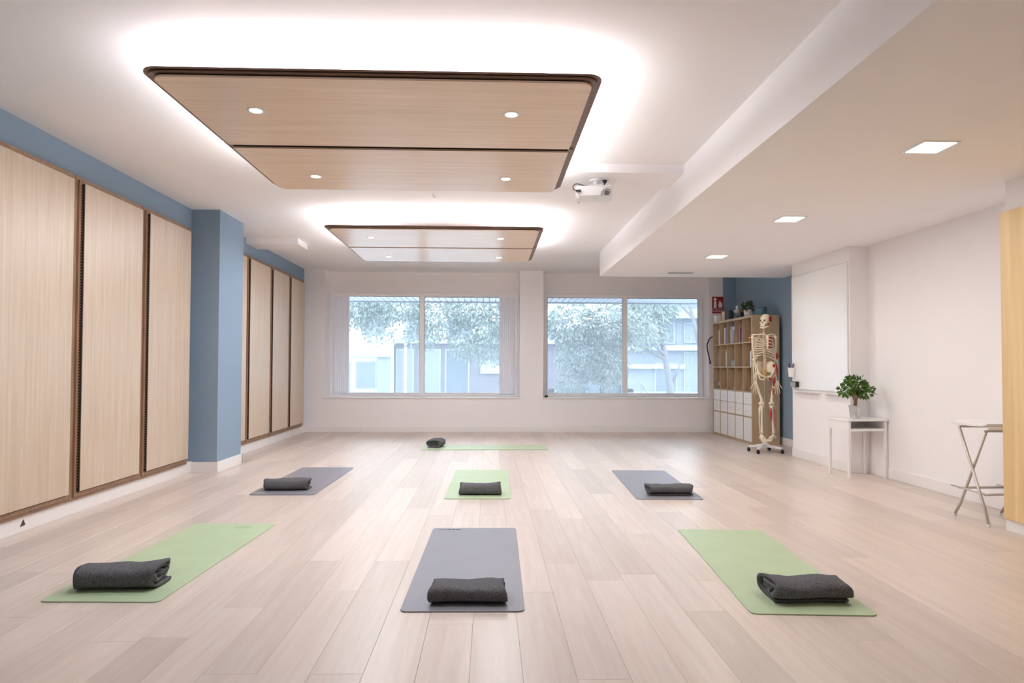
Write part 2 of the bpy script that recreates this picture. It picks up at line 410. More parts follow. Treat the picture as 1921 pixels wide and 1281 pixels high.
# ------------------------------------------------------------------ ceiling panels
def ceiling_panel(yc, label, bevel_r=.07):
    t = thing('ceiling_panel', label, 'light panel', (-.618, yc, 0), 0, 'suspended oak ceiling panels')
    hx, hy, zb = 1.168, 1.135, 2.715
    for sgn in (-1, 1):
        ya, yb = (-hy, -.036) if sgn < 0 else (.036, hy)
        cor = (1,1,0,0) if sgn < 0 else (0,0,1,1)
        bd = B().prism(rrect(-hx, hx, ya, yb, bevel_r, 6, cor), zb, zb+.012).build('board', M['oakc'], t, bevel=.001)
        for x in (-.772, .744):
            B().lathe([(.036,-.002),(.050,-.003),(.052,.0),(.052,.004),(.036,.004)], (x, -.675 if sgn < 0 else .725, zb), 24).build('downlight', M['white'], bd, smooth=True)
        for i, (g, za, zt, mm) in enumerate(((-.006, .012, .020, 'dark'), (.016, .020, .029, 'walnutc'), (.006, .029, .034, 'dark'), (.026, .034, .044, 'walnutc'))):  # near-black slabs stand in for the shade between the stepped layers
            gap = (.040, .024, .030, .008)[i]
            yc0, yc1 = (ya-g, -gap) if sgn < 0 else (gap, yb+g)
            gx = (-.004, .030, .018, .054)[i]
            B().prism(rrect(-hx-gx, hx+gx, yc0, yc1, bevel_r+g*.8, 7, cor), zb+za, zb+zt).build('edge_layer' if mm != 'dark' else 'painted_shade_layer', M[mm], t, bevel=.001 if mm != 'dark' else 0)
    BX(-hx-.02, hx+.02, -.0075, .0075, zb+.030, zb+.046).build('joint', M['dark'], t)
    for x in (-.772, .744):
        for y in (-.675, .725):
            B().lathe([(.0,-.0035),(.036,-.0035),(.036,-.001),(.0,-.001)], (x, y, zb), 24).build('lamp', M['down'], t)
            led('lamp_light', t, (x, y, zb-.0045), .072, .072, LED_DOWN, (.915,.945,1), False, True)
    sx, sy, sf, w_, zt = hx-.08, hy-.06, hy-.36, .03, zb+.048
    s = B().box(-sx, sx, -sf, -sf+w_, zt, zt+.006).box(-sx, sx, sy-w_, sy, zt, zt+.006).box(-sx, -sx+w_, -sf+w_, sy-w_, zt, zt+.006).box(sx-w_, sx, -sf+w_, sy-w_, zt, zt+.006)
    s.build('led_strip', M['cove'], t)
    for x, y, a, b in ((0,-sf+w_/2,2*sx,w_), (0,sy-w_/2,2*sx,w_), (-sx+w_/2,(sy-sf)/2,w_,sy+sf), (sx-w_/2,(sy-sf)/2,w_,sy+sf)):
        led('strip_light', t, (x, y, zt+.008), a, b, LED_COVE, (.915,.945,1), True)
    for x in (-.7, .7):
        BX(x-.03, x+.03, .05, .45, zb+.046, ZC).build('hanger', M['white'], t)
    return t
ceiling_panel(4.735, 'large oak ceiling panel with walnut edges, nearest the viewer')
ceiling_panel(8.70, 'oak ceiling panel with walnut edges, the far one near the windows')

# ------------------------------------------------------------------ square soffit lights
for k, (x, y, lab) in enumerate(((2.80,4.22,'square ceiling light nearest the viewer'), (2.83,6.33,'square ceiling light in the middle of the row on the soffit'), (2.87,8.52,'square ceiling light farthest from the viewer on the soffit'))):
    t = thing('ceiling_light', lab, 'light', (x, y, ZS), 0, 'square lights in the soffit')
    a, c = .118, .100
    B().box(-a, a, -a, -c, -.006, 0).box(-a, a, c, a, -.006, 0).box(-a, -c, -c, c, -.006, 0).box(c, a, -c, c, -.006, 0).build('frame', M['white'], t)
    BX(-c, c, -c, c, -.008, -.001).build('diffuser', M['square'], t)
    led('panel_light', t, (0, 0, -.0095), 2*c, 2*c, LED_SQUARE, (1,.95,.86))
t = thing('air_vent', 'small white slotted vent at the far end of the soffit', 'vent', (2.82, 10.0, ZS))
B().box(-.2, .2, -.075, -.06, -.008, 0).box(-.2, .2, .06, .075, -.008, 0).box(-.2, -.185, -.06, .06, -.008, 0).box(.185, .2, -.06, .06, -.008, 0).build('frame', M['white'], t)
for k in range(5):
    y = -.048+k*.024
    BX(-.185, .185, y-.004, y+.004, -.012, -.001).build('slat', M['grey'], t)
t = thing('ceiling_hook', 'tiny white ceiling hook between the two oak panels', 'hook', (-.585, 7.02, ZC))
B().lathe([(.0,-.006),(.02,-.006),(.02,0),(.0,0)], (0,0,0), 14).build('plate', M['white'], t)
B().tube([(0,0,-.004),(0,0,-.03),(.012,0,-.042),(.022,0,-.034),(.020,0,-.026)], .003, 8).build('hook', M['grey'], t, smooth=True)

# ------------------------------------------------------------------ projector
t = thing('projector', 'white projector hanging from the ceiling beside the oak panel', 'projector', (.945, 6.16, 2.91), R(-8))
B().lathe([(.0,0),(.06,0),(.06,-.012),(.03,-.014),(.0,-.014)], (.02,.02,0), 20).build('ceiling_plate', M['white'], t, smooth=False)
B().tube([(.02,.02,-.01),(.02,.02,-.055)], .026, 16).build('mount_pole', M['whitep'], t, smooth=False)
B().box(-.05, .075, -.04, .07, -.078, -.052).build('bracket', M['whitep'], t, bevel=.006)
body = B().prism(rrect(-.165, .165, -.12, .12, .03, 5), -.178, -.082).build('body', M['whitep'], t, bevel=.012)
B().prism([(.055,-.172),(.135,-.176),(.150,-.150),(.145,-.118),(.120,-.108),(.088,-.116),(.066,-.138)], -.1225, -.1165, 'y').build('lens_window', M['grey'], body)
lb = B().lathe([(.0,0),(.018,0),(.021,.004),(.021,.008),(.0,.008)], (0,0,0), 20).xform(Matrix.Translation((.112,-.1195,-.152)) @ Matrix.Rotation(R(90),4,'X')).build('lens', plain('lens_glass', (.09,.085,.08), .15), body, smooth=False)
v = B()
for k in range(7): v.box(.075+k*.012, .081+k*.012, -.1205, -.119, -.104, -.094)
v.build('vent', M['grey'], body)
v = B()
for x in (.005, .022): v.lathe([(.0,0),(.005,0),(.005,.002),(.0,.002)], (x,-.04,-.180), 10)
v.build('button', M['grey'], body)
for x, y in ((-.14,-.10), (-.14,.1)):
    B().lathe([(.004,-.018),(.012,-.018),(.012,0),(.004,0)], (x,y,-.176), 12).build('foot', M['whitep'], body)
B().tube(sm([(-.04,-.02,-.075),(-.11,-.10,-.07),(-.16,-.15,-.075),(-.185,-.165,-.10),(-.18,-.155,-.125),(-.155,-.14,-.132)]), .004, 8).build('cable', M['black'], t, smooth=True)
BX(-.16, -.115, -.15, -.12, -.14, -.124).build('plug', M['black'], t, bevel=.003)
B().tube(sm([(.10,.03,-.004),(.10,.02,-.03),(.092,.0,-.06),(.088,-.03,-.082),(.04,-.05,-.078),(-.0,-.05,-.08)]), .0045, 8).build('cable', M['black'], t, smooth=True)
B().lathe([(.0,0),(.022,0),(.016,-.02),(.008,-.03),(.0,-.03)], (.10,.03,0), 12).build('cable_gland', M['black'], t)
B().tube(sm([(.20,.06,-.0),(.17,.03,-.04),(.12,-.02,-.075),(.10,-.03,-.085)]), .003, 8).build('cable', M['white'], t, smooth=True)

# ------------------------------------------------------------------ mats and blankets
def mat(x, y, rz, mname, label, W_=.612, L_=1.73):
    t = thing('yoga_mat', label, 'mat', (x, y, 0), rz, 'yoga mats on the floor')
    b = B().prism(rrect(-W_/2, W_/2, -L_/2, L_/2, .035, 5), .0005, .0065)
    b.build('sheet', M[mname], t, bevel=.0015)
    return t
# centre x, centre y
mats = [
 (-1.945, 4.42, R(-2.0), 'mat_green', 'light green yoga mat on the near left, in front of the oak cupboards'),
 (-.115, 4.24, R(-.8), 'mat_grey', 'grey yoga mat in the centre foreground'),
 (1.645, 4.155, R(-4.0), 'mat_green', 'light green yoga mat on the near right of the floor'),
 (-1.915, 7.32, R(-1.0), 'mat_grey', 'dark grey yoga mat level with the blue pillar'),
 (-.090, 7.10, R(-.8), 'mat_green', 'light green yoga mat in the middle row between two grey mats'),
 (1.690, 7.05, R(-2.6), 'mat_grey', 'dark grey yoga mat in the middle row towards the white table'),
]
mo = [mat(*m) for m in mats]
m7 = mat(-.06, 10.22, R(90.5), 'mat_green', 'light green yoga mat lying crosswise near the window wall', .62, 1.85)
B().box(-.20, -.17, .80, .825, .0066, .0069).box(-.165, -.14, .80, .825, .0066, .0069).box(-.135, -.10, .80, .825, .0066, .0069).box(-.26, -.205, .803, .815, .0066, .0069).build('printed_mark', M['mat_print'], mo[1])
B().prism([(.10+.07*math.cos(R(20*k)), .74+.035*math.sin(R(20*k))) for k in range(18)], .0066, .0069).build('printed_mark', plain('green_print', (.37,.48,.29), .8), mo[0])

def blanket(x, y, rz, label, L_=.40, w=.24, h=.11, turns=2.3, seed=1, T=.017, flare=0, z=.0066, dent=0):
    t = thing('rolled_blanket', label, 'blanket', (x, y, z), rz, 'rolled charcoal blankets on the mats')
    rr = random.Random(seed); NP = int(46*turns); NX = 16
    path = []
    for i in range(NP+1):
        a = 2*math.pi*turns*i/NP; off = (T+.0045)*a/(2*math.pi)
        rw, rh = max(w/2-T/2-off, .012), max(h/2-T/2-off, .006)
        ph = -R(60)-a          # loose end low at the far side
        c, s_ = math.cos(ph), math.sin(ph)
        path.append(Vector((math.copysign(abs(c)**.62, c)*rw, math.copysign(abs(s_)**.66, s_)*rh)))
    rings = []
    for i, p in enumerate(path):
        d = (path[min(i+1,NP)]-path[max(i-1,0)]); d = d.normalized() if d.length > 1e-9 else Vector((1,0))
        n = Vector((-d.y, d.x)); e = T/2
        if i == 0 or i == NP: e *= .5
        rings.append((p+n*e, p-n*e))
    vs = []; off = Vector((seed*7.3, seed*3.1, seed*1.7))
    for j in range(NX+1):
        u = -1+2*j/NX
        for i, (a, c) in enumerate(rings):
            lay = i/NP
            for q in (a, c):
                endj = .012*noise.noise(Vector((lay*9, u*2, seed)))+.010*math.sin(lay*23+seed)
                xx = u*(L_/2+(endj if abs(u) > .99 else endj*abs(u)**6)-.018*lay*abs(u)**4)
                P = Vector((xx, q.x, q.y+h/2))
                k = noise.noise_vector(P*7+off)*.011+noise.noise_vector(P*19+off)*.004
                hf = P.z/h
                P.y += k.y*1.2; P.z = max(.0004, P.z+k.z*hf)
                P.z += hf*flare*max(0, u)**3 + hf*(-dent)*math.exp(-((u-.25)/.35)**2)
                vs.append(P)
    n2 = (NP+1)*2; fs = []
    for j in range(NX):
        for i in range(NP):
            for s_ in (0, 1):
                a = j*n2+2*i+s_; b_ = a+2; fs.append((a, b_, b_+n2, a+n2) if s_ else (a, a+n2, b_+n2, b_))
        for i in (0, NP):
            a = j*n2+2*i; fs.append((a, a+1, a+1+n2, a+n2))
    for j in (0, NX):
        for i in range(NP):
            a = j*n2+2*i; fs.append((a, a+1, a+3, a+2))
    B().add(vs, fs).build('roll', M['wool'], t, smooth=True)
    # frayed inner fold at one end
    b = B()
    for k in range(4):
        zz = h*(.25+.14*k); yy = rr.uniform(-.03,.03)
        b.tube([(L_/2-.05, yy-.03, zz), (L_/2-.012, yy, zz+.004), (L_/2-.004, yy+.025, zz-.003)], [.008,.007,.004], 7)
    b.build('inner_fold', M['wool'], t, smooth=True)
    return t
blanket(-1.985, 3.815, R(3), 'rolled charcoal blanket with one flared end on the near left green mat', .42, .25, .125, 2.4, 2, flare=.02, dent=.004)
blanket(-.103, 3.555, R(0), 'squared charcoal blanket roll on the centre foreground grey mat', .385, .235, .098, 2.5, 5)
blanket(1.645, 3.52, R(178), 'plump charcoal blanket roll on the near right green mat', .40, .25, .118, 2.3, 11, flare=.006, dent=.014)
blanket(-1.955, 6.74, R(2), 'charcoal blanket roll on the dark grey mat by the blue pillar', .42, .22, .115, 2.4, 21)
blanket(-.080, 6.47, R(0), 'charcoal blanket roll on the green mat of the middle row', .385, .20, .112, 2.5, 31, flare=.012)
blanket(1.695, 6.40, R(181), 'charcoal blanket roll on the dark grey mat towards the white table', .42, .20, .108, 2.6, 41, flare=.008)
blanket(-.80, 10.30, R(80), 'folded charcoal blanket on the crosswise green mat near the windows', .34, .25, .125, 2.2, 51)

# ------------------------------------------------------------------ bookshelf
SX0, SX1, SY0, SY1, SH = 4.10, 4.53, 10.53, 12.41, 2.03
t = thing('bookshelf', 'tall oak cube bookshelf with white drawers and doors below', 'bookshelf', (0,0,0))
ow, iw = .036, .018
BX(SX0, SX1, SY0, SY0+ow, 0, SH).build('side_panel', M['shelf'], t, bevel=.001)
BX(SX0, SX1, SY1-ow, SY1, 0, SH).build('side_panel', M['shelf'], t, bevel=.001)
BX(SX0, SX1, SY0+ow, SY1-ow, SH-ow, SH).build('top_panel', M['shelf'], t, bevel=.001)
BX(SX0, SX1, SY0+ow, SY1-ow, 0, ow).build('bottom_panel', M['shelf'], t, bevel=.001)
BX(SX1, SX1+.004, SY0, SY1, .0, SH).build('back_panel', M['shelf'], t)
cw = (SY1-SY0-2*ow-4*iw)/5; ch = (SH-2*ow-4*iw)/5
def cy(c): return SY1-ow-c*(cw+iw)-cw          # low y of column c, 0 = far end
def cz(rw): return SH-ow-rw*(ch+iw)-ch         # low z of row rw, 0 = top
for k in range(1, 5):
    BX(SX0, SX1, SY0+ow, SY1-ow, cz(k-1)-iw, cz(k-1)).build('shelf_board', M['shelf'], t)
    for rw in range(5):
        BX(SX0, SX1, cy(k-1)-iw, cy(k-1), cz(rw), cz(rw)+ch).build('divider', M['shelf'], t)
for c in range(5):
    y = cy(c); g = .003
    zz = cz(3)
    for k in range(2):
        z0 = zz+g+k*(ch/2); z1 = z0+ch/2-2*g
        d = BX(SX0+.004, SX0+.36, y+g, y+cw-g, z0, z1).build('drawer', M['white'], t, bevel=.002)
        B().lathe([(.0,0),(.006,0),(.008,.012),(.0,.014)], (0,0,0), 10).xform(Matrix.Translation((SX0+.004, y+cw/2, (z0+z1)/2)) @ Matrix.Rotation(R(-90),4,'Y')).build('knob', M['whitep'], d)
    zz = cz(4)
    d = BX(SX0+.004, SX0+.022, y+g, y+cw-g, zz+g, zz+ch-g).build('door', M['white'], t, bevel=.002)
    B().lathe([(.0,0),(.006,0),(.008,.012),(.0,.014)], (0,0,0), 10).xform(Matrix.Translation((SX0+.004, y+cw-.04, zz+ch/2)) @ Matrix.Rotation(R(-90),4,'Y')).build('knob', M['whitep'], d)
PAL = {'white':(.72,.70,.68), 'blue':(.10,.22,.42), 'navy':(.02,.03,.09), 'orange':(.60,.25,.10), 'purple':(.16,.06,.16), 'pink':(.55,.28,.30), 'cream':(.68,.58,.42), 'lilac':(.42,.36,.50), 'maroon':(.20,.03,.06), 'grey':(.30,.30,.33), 'black':(.02,.02,.025), 'ltblue':(.38,.50,.60)}
BM = {k: plain('cover_'+k, v, .55) for k, v in PAL.items()}
PAGE = plain('paper', (.75,.70,.60), .9)
TOPN = ['far end', 'second from the far end', 'middle', 'second from the near end', 'near end']
def books(c, rw, start, items, where):
    y = cy(c)+start if start >= 0 else cy(c)+.006
    z = cz(rw)
    for k, (col, th, hh) in enumerate(items):
        dep = .19+.01*((k*37) % 4)
        b = thing('book', '%s book, %s' % (col, where % (['first','second','third','fourth','fifth','sixth'][k])), 'book', (SX0+.012+.006*((k*5+c*3) % 4), y+th/2, z), 0, 'books in the oak bookshelf')
        x0 = 0.0
        # spine faces the room (towards -x)
        B().box(x0, x0+.003, -th/2, th/2, 0, hh).box(x0+.003, x0+dep, -th/2, -th/2+.003, 0, hh).box(x0+.003, x0+dep, th/2-.003, th/2, 0, hh).build('cover', BM[col], b)
        BX(x0+.003, x0+dep-.004, -th/2+.003, th/2-.003, .003, hh-.004).build('pages', PAGE, b)
        y += th+.002
books(0, 0, .02, [('blue',.032,.23), ('ltblue',.022,.22), ('white',.045,.25)], '%s from the viewer in the far end cube of the top row')
books(1, 0, .015, [('pink',.03,.24), ('purple',.042,.30), ('lilac',.04,.27), ('orange',.026,.25), ('white',.05,.28)], '%s from the viewer in the second cube of the top row')
books(2, 0, .08, [('maroon',.028,.22), ('white',.052,.28), ('ltblue',.045,.29), ('cream',.03,.24)], '%s from the viewer in the middle cube of the top row')
books(3, 0, .03, [('white',.02,.30), ('purple',.045,.28), ('grey',.03,.26), ('maroon',.026,.25), ('pink',.03,.27), ('white',.018,.16)], '%s from the viewer in the fourth cube of the top row')
books(0, 1, .03, [('purple',.04,.26), ('maroon',.05,.24), ('white',.028,.22)], '%s from the viewer in the far end cube of the second row')
books(1, 1, .025, [('navy',.035,.28), ('white',.016,.27), ('black',.05,.28), ('cream',.03,.29)], '%s from the viewer in the second cube of the second row')
b = thing('storage_case', 'dark blue box lying across the books in the middle cube of the top row', 'box', (SX0+.015, cy(2)+.16, cz(0)+.291))
B().box(0,.2,-.09,.09,0,.04).build('case', BM['navy'], b, bevel=.004); B().box(-.002,.2,-.092,.092,.032,.036).build('lid_line', BM['black'], b)
b = thing('wooden_toy', 'orange wooden puzzle model in the near end cube of the top row', 'toy', (SX0+.085, cy(4)+.12, cz(0)))
B().box(-.05,.05,-.06,-.03,0,.05).box(-.05,.05,.03,.06,0,.05).build('leg', M['wood_obj'], b, bevel=.004)
B().box(-.06,.06,-.07,.07,.05,.075).build('body', M['wood_obj'], b, bevel=.004)
B().tube([(-.03,-.05,.075),(-.04,-.03,.12),(-.02,0,.135),(-.03,.05,.10)], .012, 8).build('arch', M['wood_obj'], b, smooth=True)
b = thing('storage_tin', 'grey green tin in the middle cube of the second row', 'tin', (SX0+.10, cy(2)+.13, cz(1)))
B().prism(rrect(-.08,.08,-.10,.10,.02,4), 0, .11).build('body', plain('grey_green', (.17,.21,.18), .5), b, bevel=.003)
B().prism(rrect(-.082,.082,-.102,.102,.02,4), .085, .10).build('rim', plain('grey_green_rim', (.10,.13,.11), .5), b)
B().prism(rrect(-.05,.05,-.065,.065,.015,4), .11, .15).build('lid', M['green_obj'], b, bevel=.003)
b = thing('document_box', 'tall white document box in the near end cube of the second row', 'box', (SX0+.02, cy(4)+.055, cz(1)))
B().prism([(0,0),(.25,0),(.25,.30),(.10,.30),(0,.24)], -.045, .045, 'y').build('body', M['white'], b, bevel=.002)
B().lathe([(.008,-.001),(.014,-.001),(.014,.001),(.008,.001)], (0,0,0), 12).xform(Matrix.Translation((-.001,0,.10)) @ Matrix.Rotation(R(90),4,'Y')).build('finger_ring', M['grey'], b)
b = thing('speaker', 'small black speaker in the far end cube of the third row', 'speaker', (SX0+.07, cy(0)+.10, cz(2)))
B().prism(rrect(-.05,.05,-.05,.05,.015,4), 0, .15).build('body', M['black'], b, bevel=.004)
B().lathe([(.0,0),(.03,0),(.034,.004),(.0,.006)], (0,0,0), 14).xform(Matrix.Translation((-.05,0,.09)) @ Matrix.Rotation(R(-90),4,'Y')).build('cone', M['grey'], b)
for c, lab, mm in ((1,'small glass bowl in the second cube of the third row', M['zinc']), (2,'small cream bowl in the middle cube of the third row', M['bone']), (3,'small grey stone bowl in the fourth cube of the third row', M['grey'])):
    b = thing('small_bowl', lab, 'bowl', (SX0+.075, cy(c)+.10, cz(2)))
    B().lathe([(.02,0),(.045,.012),(.06,.035),(.055,.036),(.042,.018),(.0,.010)], (0,0,0), 16).build('bowl', mm, b, smooth=True)

# things on top of the bookshelf
ZT = SH
b = thing('cactus', 'dark green cactus figure on top of the bookshelf', 'cactus', (4.26, 11.90, ZT))
B().lathe([(.0,0),(.035,0),(.04,.03),(.0,.03)], (0,0,0), 14).build('pot', M['black'], b)
B().lathe([(.025,.028),(.042,.06),(.044,.12),(.036,.165),(.018,.185),(.0,.19)], (0,0,0), 12).build('stem', M['green_obj'], b, smooth=True)
b = thing('photo_frame', 'small dark wooden frame leaning on top of the bookshelf at the far end', 'frame', (4.24, 12.22, ZT), R(10))
B().box(-.012,.012,-.07,-.055,0,.20).box(-.012,.012,.055,.07,0,.20).box(-.012,.012,-.055,.055,0,.016).box(-.012,.012,-.055,.055,.184,.20).build('border', M['walnut'], b)
BX(-.008,.004,-.055,.055,.016,.184).build('picture', M['bone'], b)
b = thing('white_carton', 'plain white carton behind the shelf top under the red sign', 'box', (4.21, 12.33, ZT))
B().box(-.085,.085,-.045,.05,0,.12).build('box', M['signwhite'], b, bevel=.003)
B().box(-.087,.087,-.047,.052,.10,.122).build('lid', M['white'], b, bevel=.003)
b = thing('figurine', 'small white figurine on a dark base on top of the bookshelf', 'figurine', (4.26, 11.60, ZT))
B().lathe([(.0,0),(.035,0),(.03,.02),(.012,.03),(.012,.10),(.0,.10)], (0,0,0), 12).build('stand', M['black'], b)
B().lathe([(.012,.10),(.034,.115),(.040,.15),(.025,.18),(.014,.19),(.024,.205),(.024,.23),(.0,.245)], (0,0,0), 12).build('bust', M['whitep'], b, smooth=True)
B().tube([(-.03,0,.165),(-.06,-.01,.14),(-.05,-.03,.12)], .010, 7).build('arm', M['whitep'], b, smooth=True)
b = thing('toy_truck', 'dark brown wooden toy cart on top of the bookshelf', 'toy', (4.24, 11.36, ZT))
B().box(-.05,.05,-.11,.10,.03,.10).build('body', plain('dark_brown', (.05,.02,.015), .5), b, bevel=.004)
B().box(-.04,.04,-.02,.09,.10,.145).build('load', M['walnut'], b, bevel=.004)
for yy in (-.07,.07):
    for xx in (-.055,.055):
        B().lathe([(.0,-.008),(.028,-.008),(.028,.008),(.0,.008)], (0,0,0), 14).xform(Matrix.Translation((xx,yy,.028)) @ Matrix.Rotation(R(90),4,'Y')).build('wheel', M['black'], b)
def leaf_cloud(n, center, rad, size, seed, droop=.3, shell=.4):
    rr = random.Random(seed); b = B()
    for _ in range(n):
        while True:
            p = Vector((rr.uniform(-1,1), rr.uniform(-1,1), rr.uniform(-1,1)))
            if shell < p.length < 1: break
        d = p.normalized(); P = Vector(center)+Vector((p.x*rad[0], p.y*rad[1], p.z*rad[2]))
        ax = (d+Vector((rr.uniform(-.7,.7), rr.uniform(-.7,.7), rr.uniform(-.5,.5)-droop))).normalized()
        sd = ax.cross(Vector((rr.uniform(-1,1), rr.uniform(-1,1), rr.uniform(-.2,1)))).normalized(); nn = sd.cross(ax)
        l = size*rr.uniform(.7,1.25); wd = l*.27
        b.add([P, P+ax*l*.5+sd*wd+nn*l*.08, P+ax*l, P+ax*l*.5-sd*wd+nn*l*.08], [(0,1,2),(0,2,3)])
    return b
b = thing('succulent', 'bushy small green plant in a white pot on top of the bookshelf', 'plant', (4.27, 11.13, ZT))
B().lathe([(.0,0),(.055,0),(.075,.125),(.068,.125),(.064,.10),(.0,.10)], (0,0,0), 20).build('pot', M['white'], b, smooth=True)
B().lathe([(.0,.098),(.064,.098),(.064,.106),(.0,.11)], (0,0,0), 16).build('soil', M['soil'], b)
o = leaf_cloud(170, (0,0,.17), (.085,.085,.085), .055, 5, -.3, .1).build('foliage', M['leaf_dark'], b); o['kind'] = 'stuff'
b = thing('teal_canister', 'teal canister with a lid on top of the bookshelf', 'canister', (4.36, 10.80, ZT))
B().lathe([(.0,0),(.080,0),(.082,.01),(.082,.125),(.0,.125)], (0,0,0), 24).build('body', M['teal'], b, smooth=False)
B().lathe([(.0,.125),(.084,.125),(.084,.14),(.03,.146),(.0,.146)], (0,0,0), 24).build('lid', plain('teal_dark', (.05,.12,.14), .4), b)

# ------------------------------------------------------------------ fire sign and extinguisher
t = thing('fire_sign', 'red fire extinguisher sign on the wall above the bookshelf end', 'sign', (4.26, YB-.001, 2.37))
BX(-.105, .105, -.004, 0, -.065, .155).build('pictogram_plate', M['red'], t)
BX(-.105, .105, -.004, 0, -.155, -.075).build('text_plate', M['red'], t)
e = B().prism([(-.075,-.055),(-.025,-.055),(-.025,.06),(-.038,.085),(-.062,.085),(-.075,.06)], -.0052, -.004, 'y')
e.prism([(-.068,.09),(-.03,.09),(-.015,.115),(-.03,.12),(-.04,.135),(-.065,.135),(-.085,.105)], -.0052, -.004, 'y')
e.build('pictogram', M['signwhite'], t)
B().prism([(.02,-.045),(.075,-.045),(.088,-.005),(.075,.03),(.078,.065),(.058,.04),(.05,.085),(.035,.055),(.02,.09),(.022,.04),(.008,0)], -.0052, -.004, 'y').build('flame', M['signwhite'], t)
tm = text_mesh('EXTINTOR', .040, M['signwhite'], 'lettering'); o = link('lettering', tm, t); o.rotation_euler = (R(90),0,0); o.location = (0,-.0046,-.115)
t = thing('fire_extinguisher', 'fire extinguisher hidden behind the bookshelf end with its black hose showing', 'extinguisher', (4.27, 12.51, 1.25))
B().lathe([(.0,0),(.06,0),(.068,.015),(.068,.34),(.05,.40),(.025,.43),(.0,.43)], (0,0,0), 20).build('cylinder', plain('red_paint', (.45,.02,.02), .3), t, smooth=True)
B().box(-.06,.02,-.012,.012,.43,.47).build('valve', M['black'], t, bevel=.003)
B().tube(sm([(-.05,0,.455),(-.10,0,.50),(-.15,.01,.52),(-.20,.01,.47),(-.235,.01,.38),(-.23,.01,.28),(-.205,.01,.16),(-.185,.01,.06)]), .011, 10).build('hose', M['rubber'], t, smooth=True)
B().tube([(-.186,.01,.07),(-.180,.01,.02)], [.015,.017], 10).build('nozzle', M['black'], t)

# ------------------------------------------------------------------ skeleton
SKX, SKY, SS = 3.925, 9.62, 133.0
def kp(px, py, y=0): return Vector(((px-1440)/SS, y, 1.2-(py-688.3)/SS))
t = thing('anatomy_skeleton', 'life-size anatomical skeleton model with red muscle markings on a wheeled stand', 'skeleton', (SKX, SKY, 0))
def bone(pts, rad, name='bone', mat_='bone', parent=None, n=10):
    return B().tube(pts, rad, n).build(name, M[mat_], parent or t, smooth=True)
# skull, turned towards the windows
HM = Matrix.Translation(kp(1441.5, 598.5, -.01)) @ Matrix.Rotation(R(-48),4,'Z')
sk = B().ball((0,.012,.022), (.070,.092,.074), 20, 14)
sk.ball((0,-.052,-.012), (.052,.042,.052), 16, 10)
sk.ball((0,-.070,-.046), (.036,.030,.028), 14, 8)
sk.tube([(-.058,-.03,-.028),(-.048,-.062,-.030),(-.03,-.078,-.028)], [.007,.010,.008], 8).tube([(.058,-.03,-.028),(.048,-.062,-.030),(.03,-.078,-.028)], [.007,.010,.008], 8)
sk = sk.xform(HM).build('skull', M['bone'], t, smooth=True)
e = B()
for s in (-1, 1): e.ball((s*.026,-.086,-.004), (.017,.012,.015), 12, 8)
e.xform(HM).build('eye_socket', M['bone_dark'], sk, smooth=True)
B().ball((0,-.094,-.032), (.009,.009,.014), 10, 6).xform(HM).build('nose_cavity', M['bone_dark'], sk, smooth=True)
te = B()
for k in range(9):
    a = R(-70+17.5*k); te.box(-.0035+.030*math.sin(a), .0035+.030*math.sin(a), -.075-.027*math.cos(a), -.068-.027*math.cos(a), -.078, -.062)
te.xform(HM).build('teeth', M['signwhite'], sk)
jw = B().tube([(-.053,-.012,-.035),(-.050,-.020,-.080),(-.034,-.068,-.098),(0,-.096,-.104),(.034,-.068,-.098),(.050,-.020,-.080),(.053,-.012,-.035)], [.008,.011,.013,.015,.013,.011,.008], 9)
jw.xform(HM).build('mandible', M['bone'], t, smooth=True)
B().ball((.064,.020,.022), (.012,.050,.046), 14, 10).xform(HM).build('temple_muscle', M['muscle'], sk, smooth=True)
B().ball((.052,-.018,-.060), (.010,.014,.026), 10, 8).xform(HM).build('jaw_muscle', M['muscle'], sk, smooth=True)
bone([kp(1442.5,590.5,-.005), kp(1442.5,586.5,-.005)], .004, 'hook', 'grey', sk)
# spine
spine_pts = []
for k in range(24):
    f = k/23; py = 606+(690-606)*f
    yy = .045+.03*math.sin(f*math.pi*1.6-.3) if f < .8 else .03
    p = kp(1442.2, py, yy); rad = .016+.010*f
    spine_pts.append(p)
    B().lathe([(rad*.7,-.0085),(rad,-.006),(rad*.85,0),(rad,.006),(rad*.7,.0085)], p, 12).build('vertebra', M['bone'], t, smooth=True)
    if 0 < k: B().lathe([(rad*.86,-.004),(rad*.86,.004)], p+Vector((0,0,.0125)), 10).build('disc', M['disc'], t)
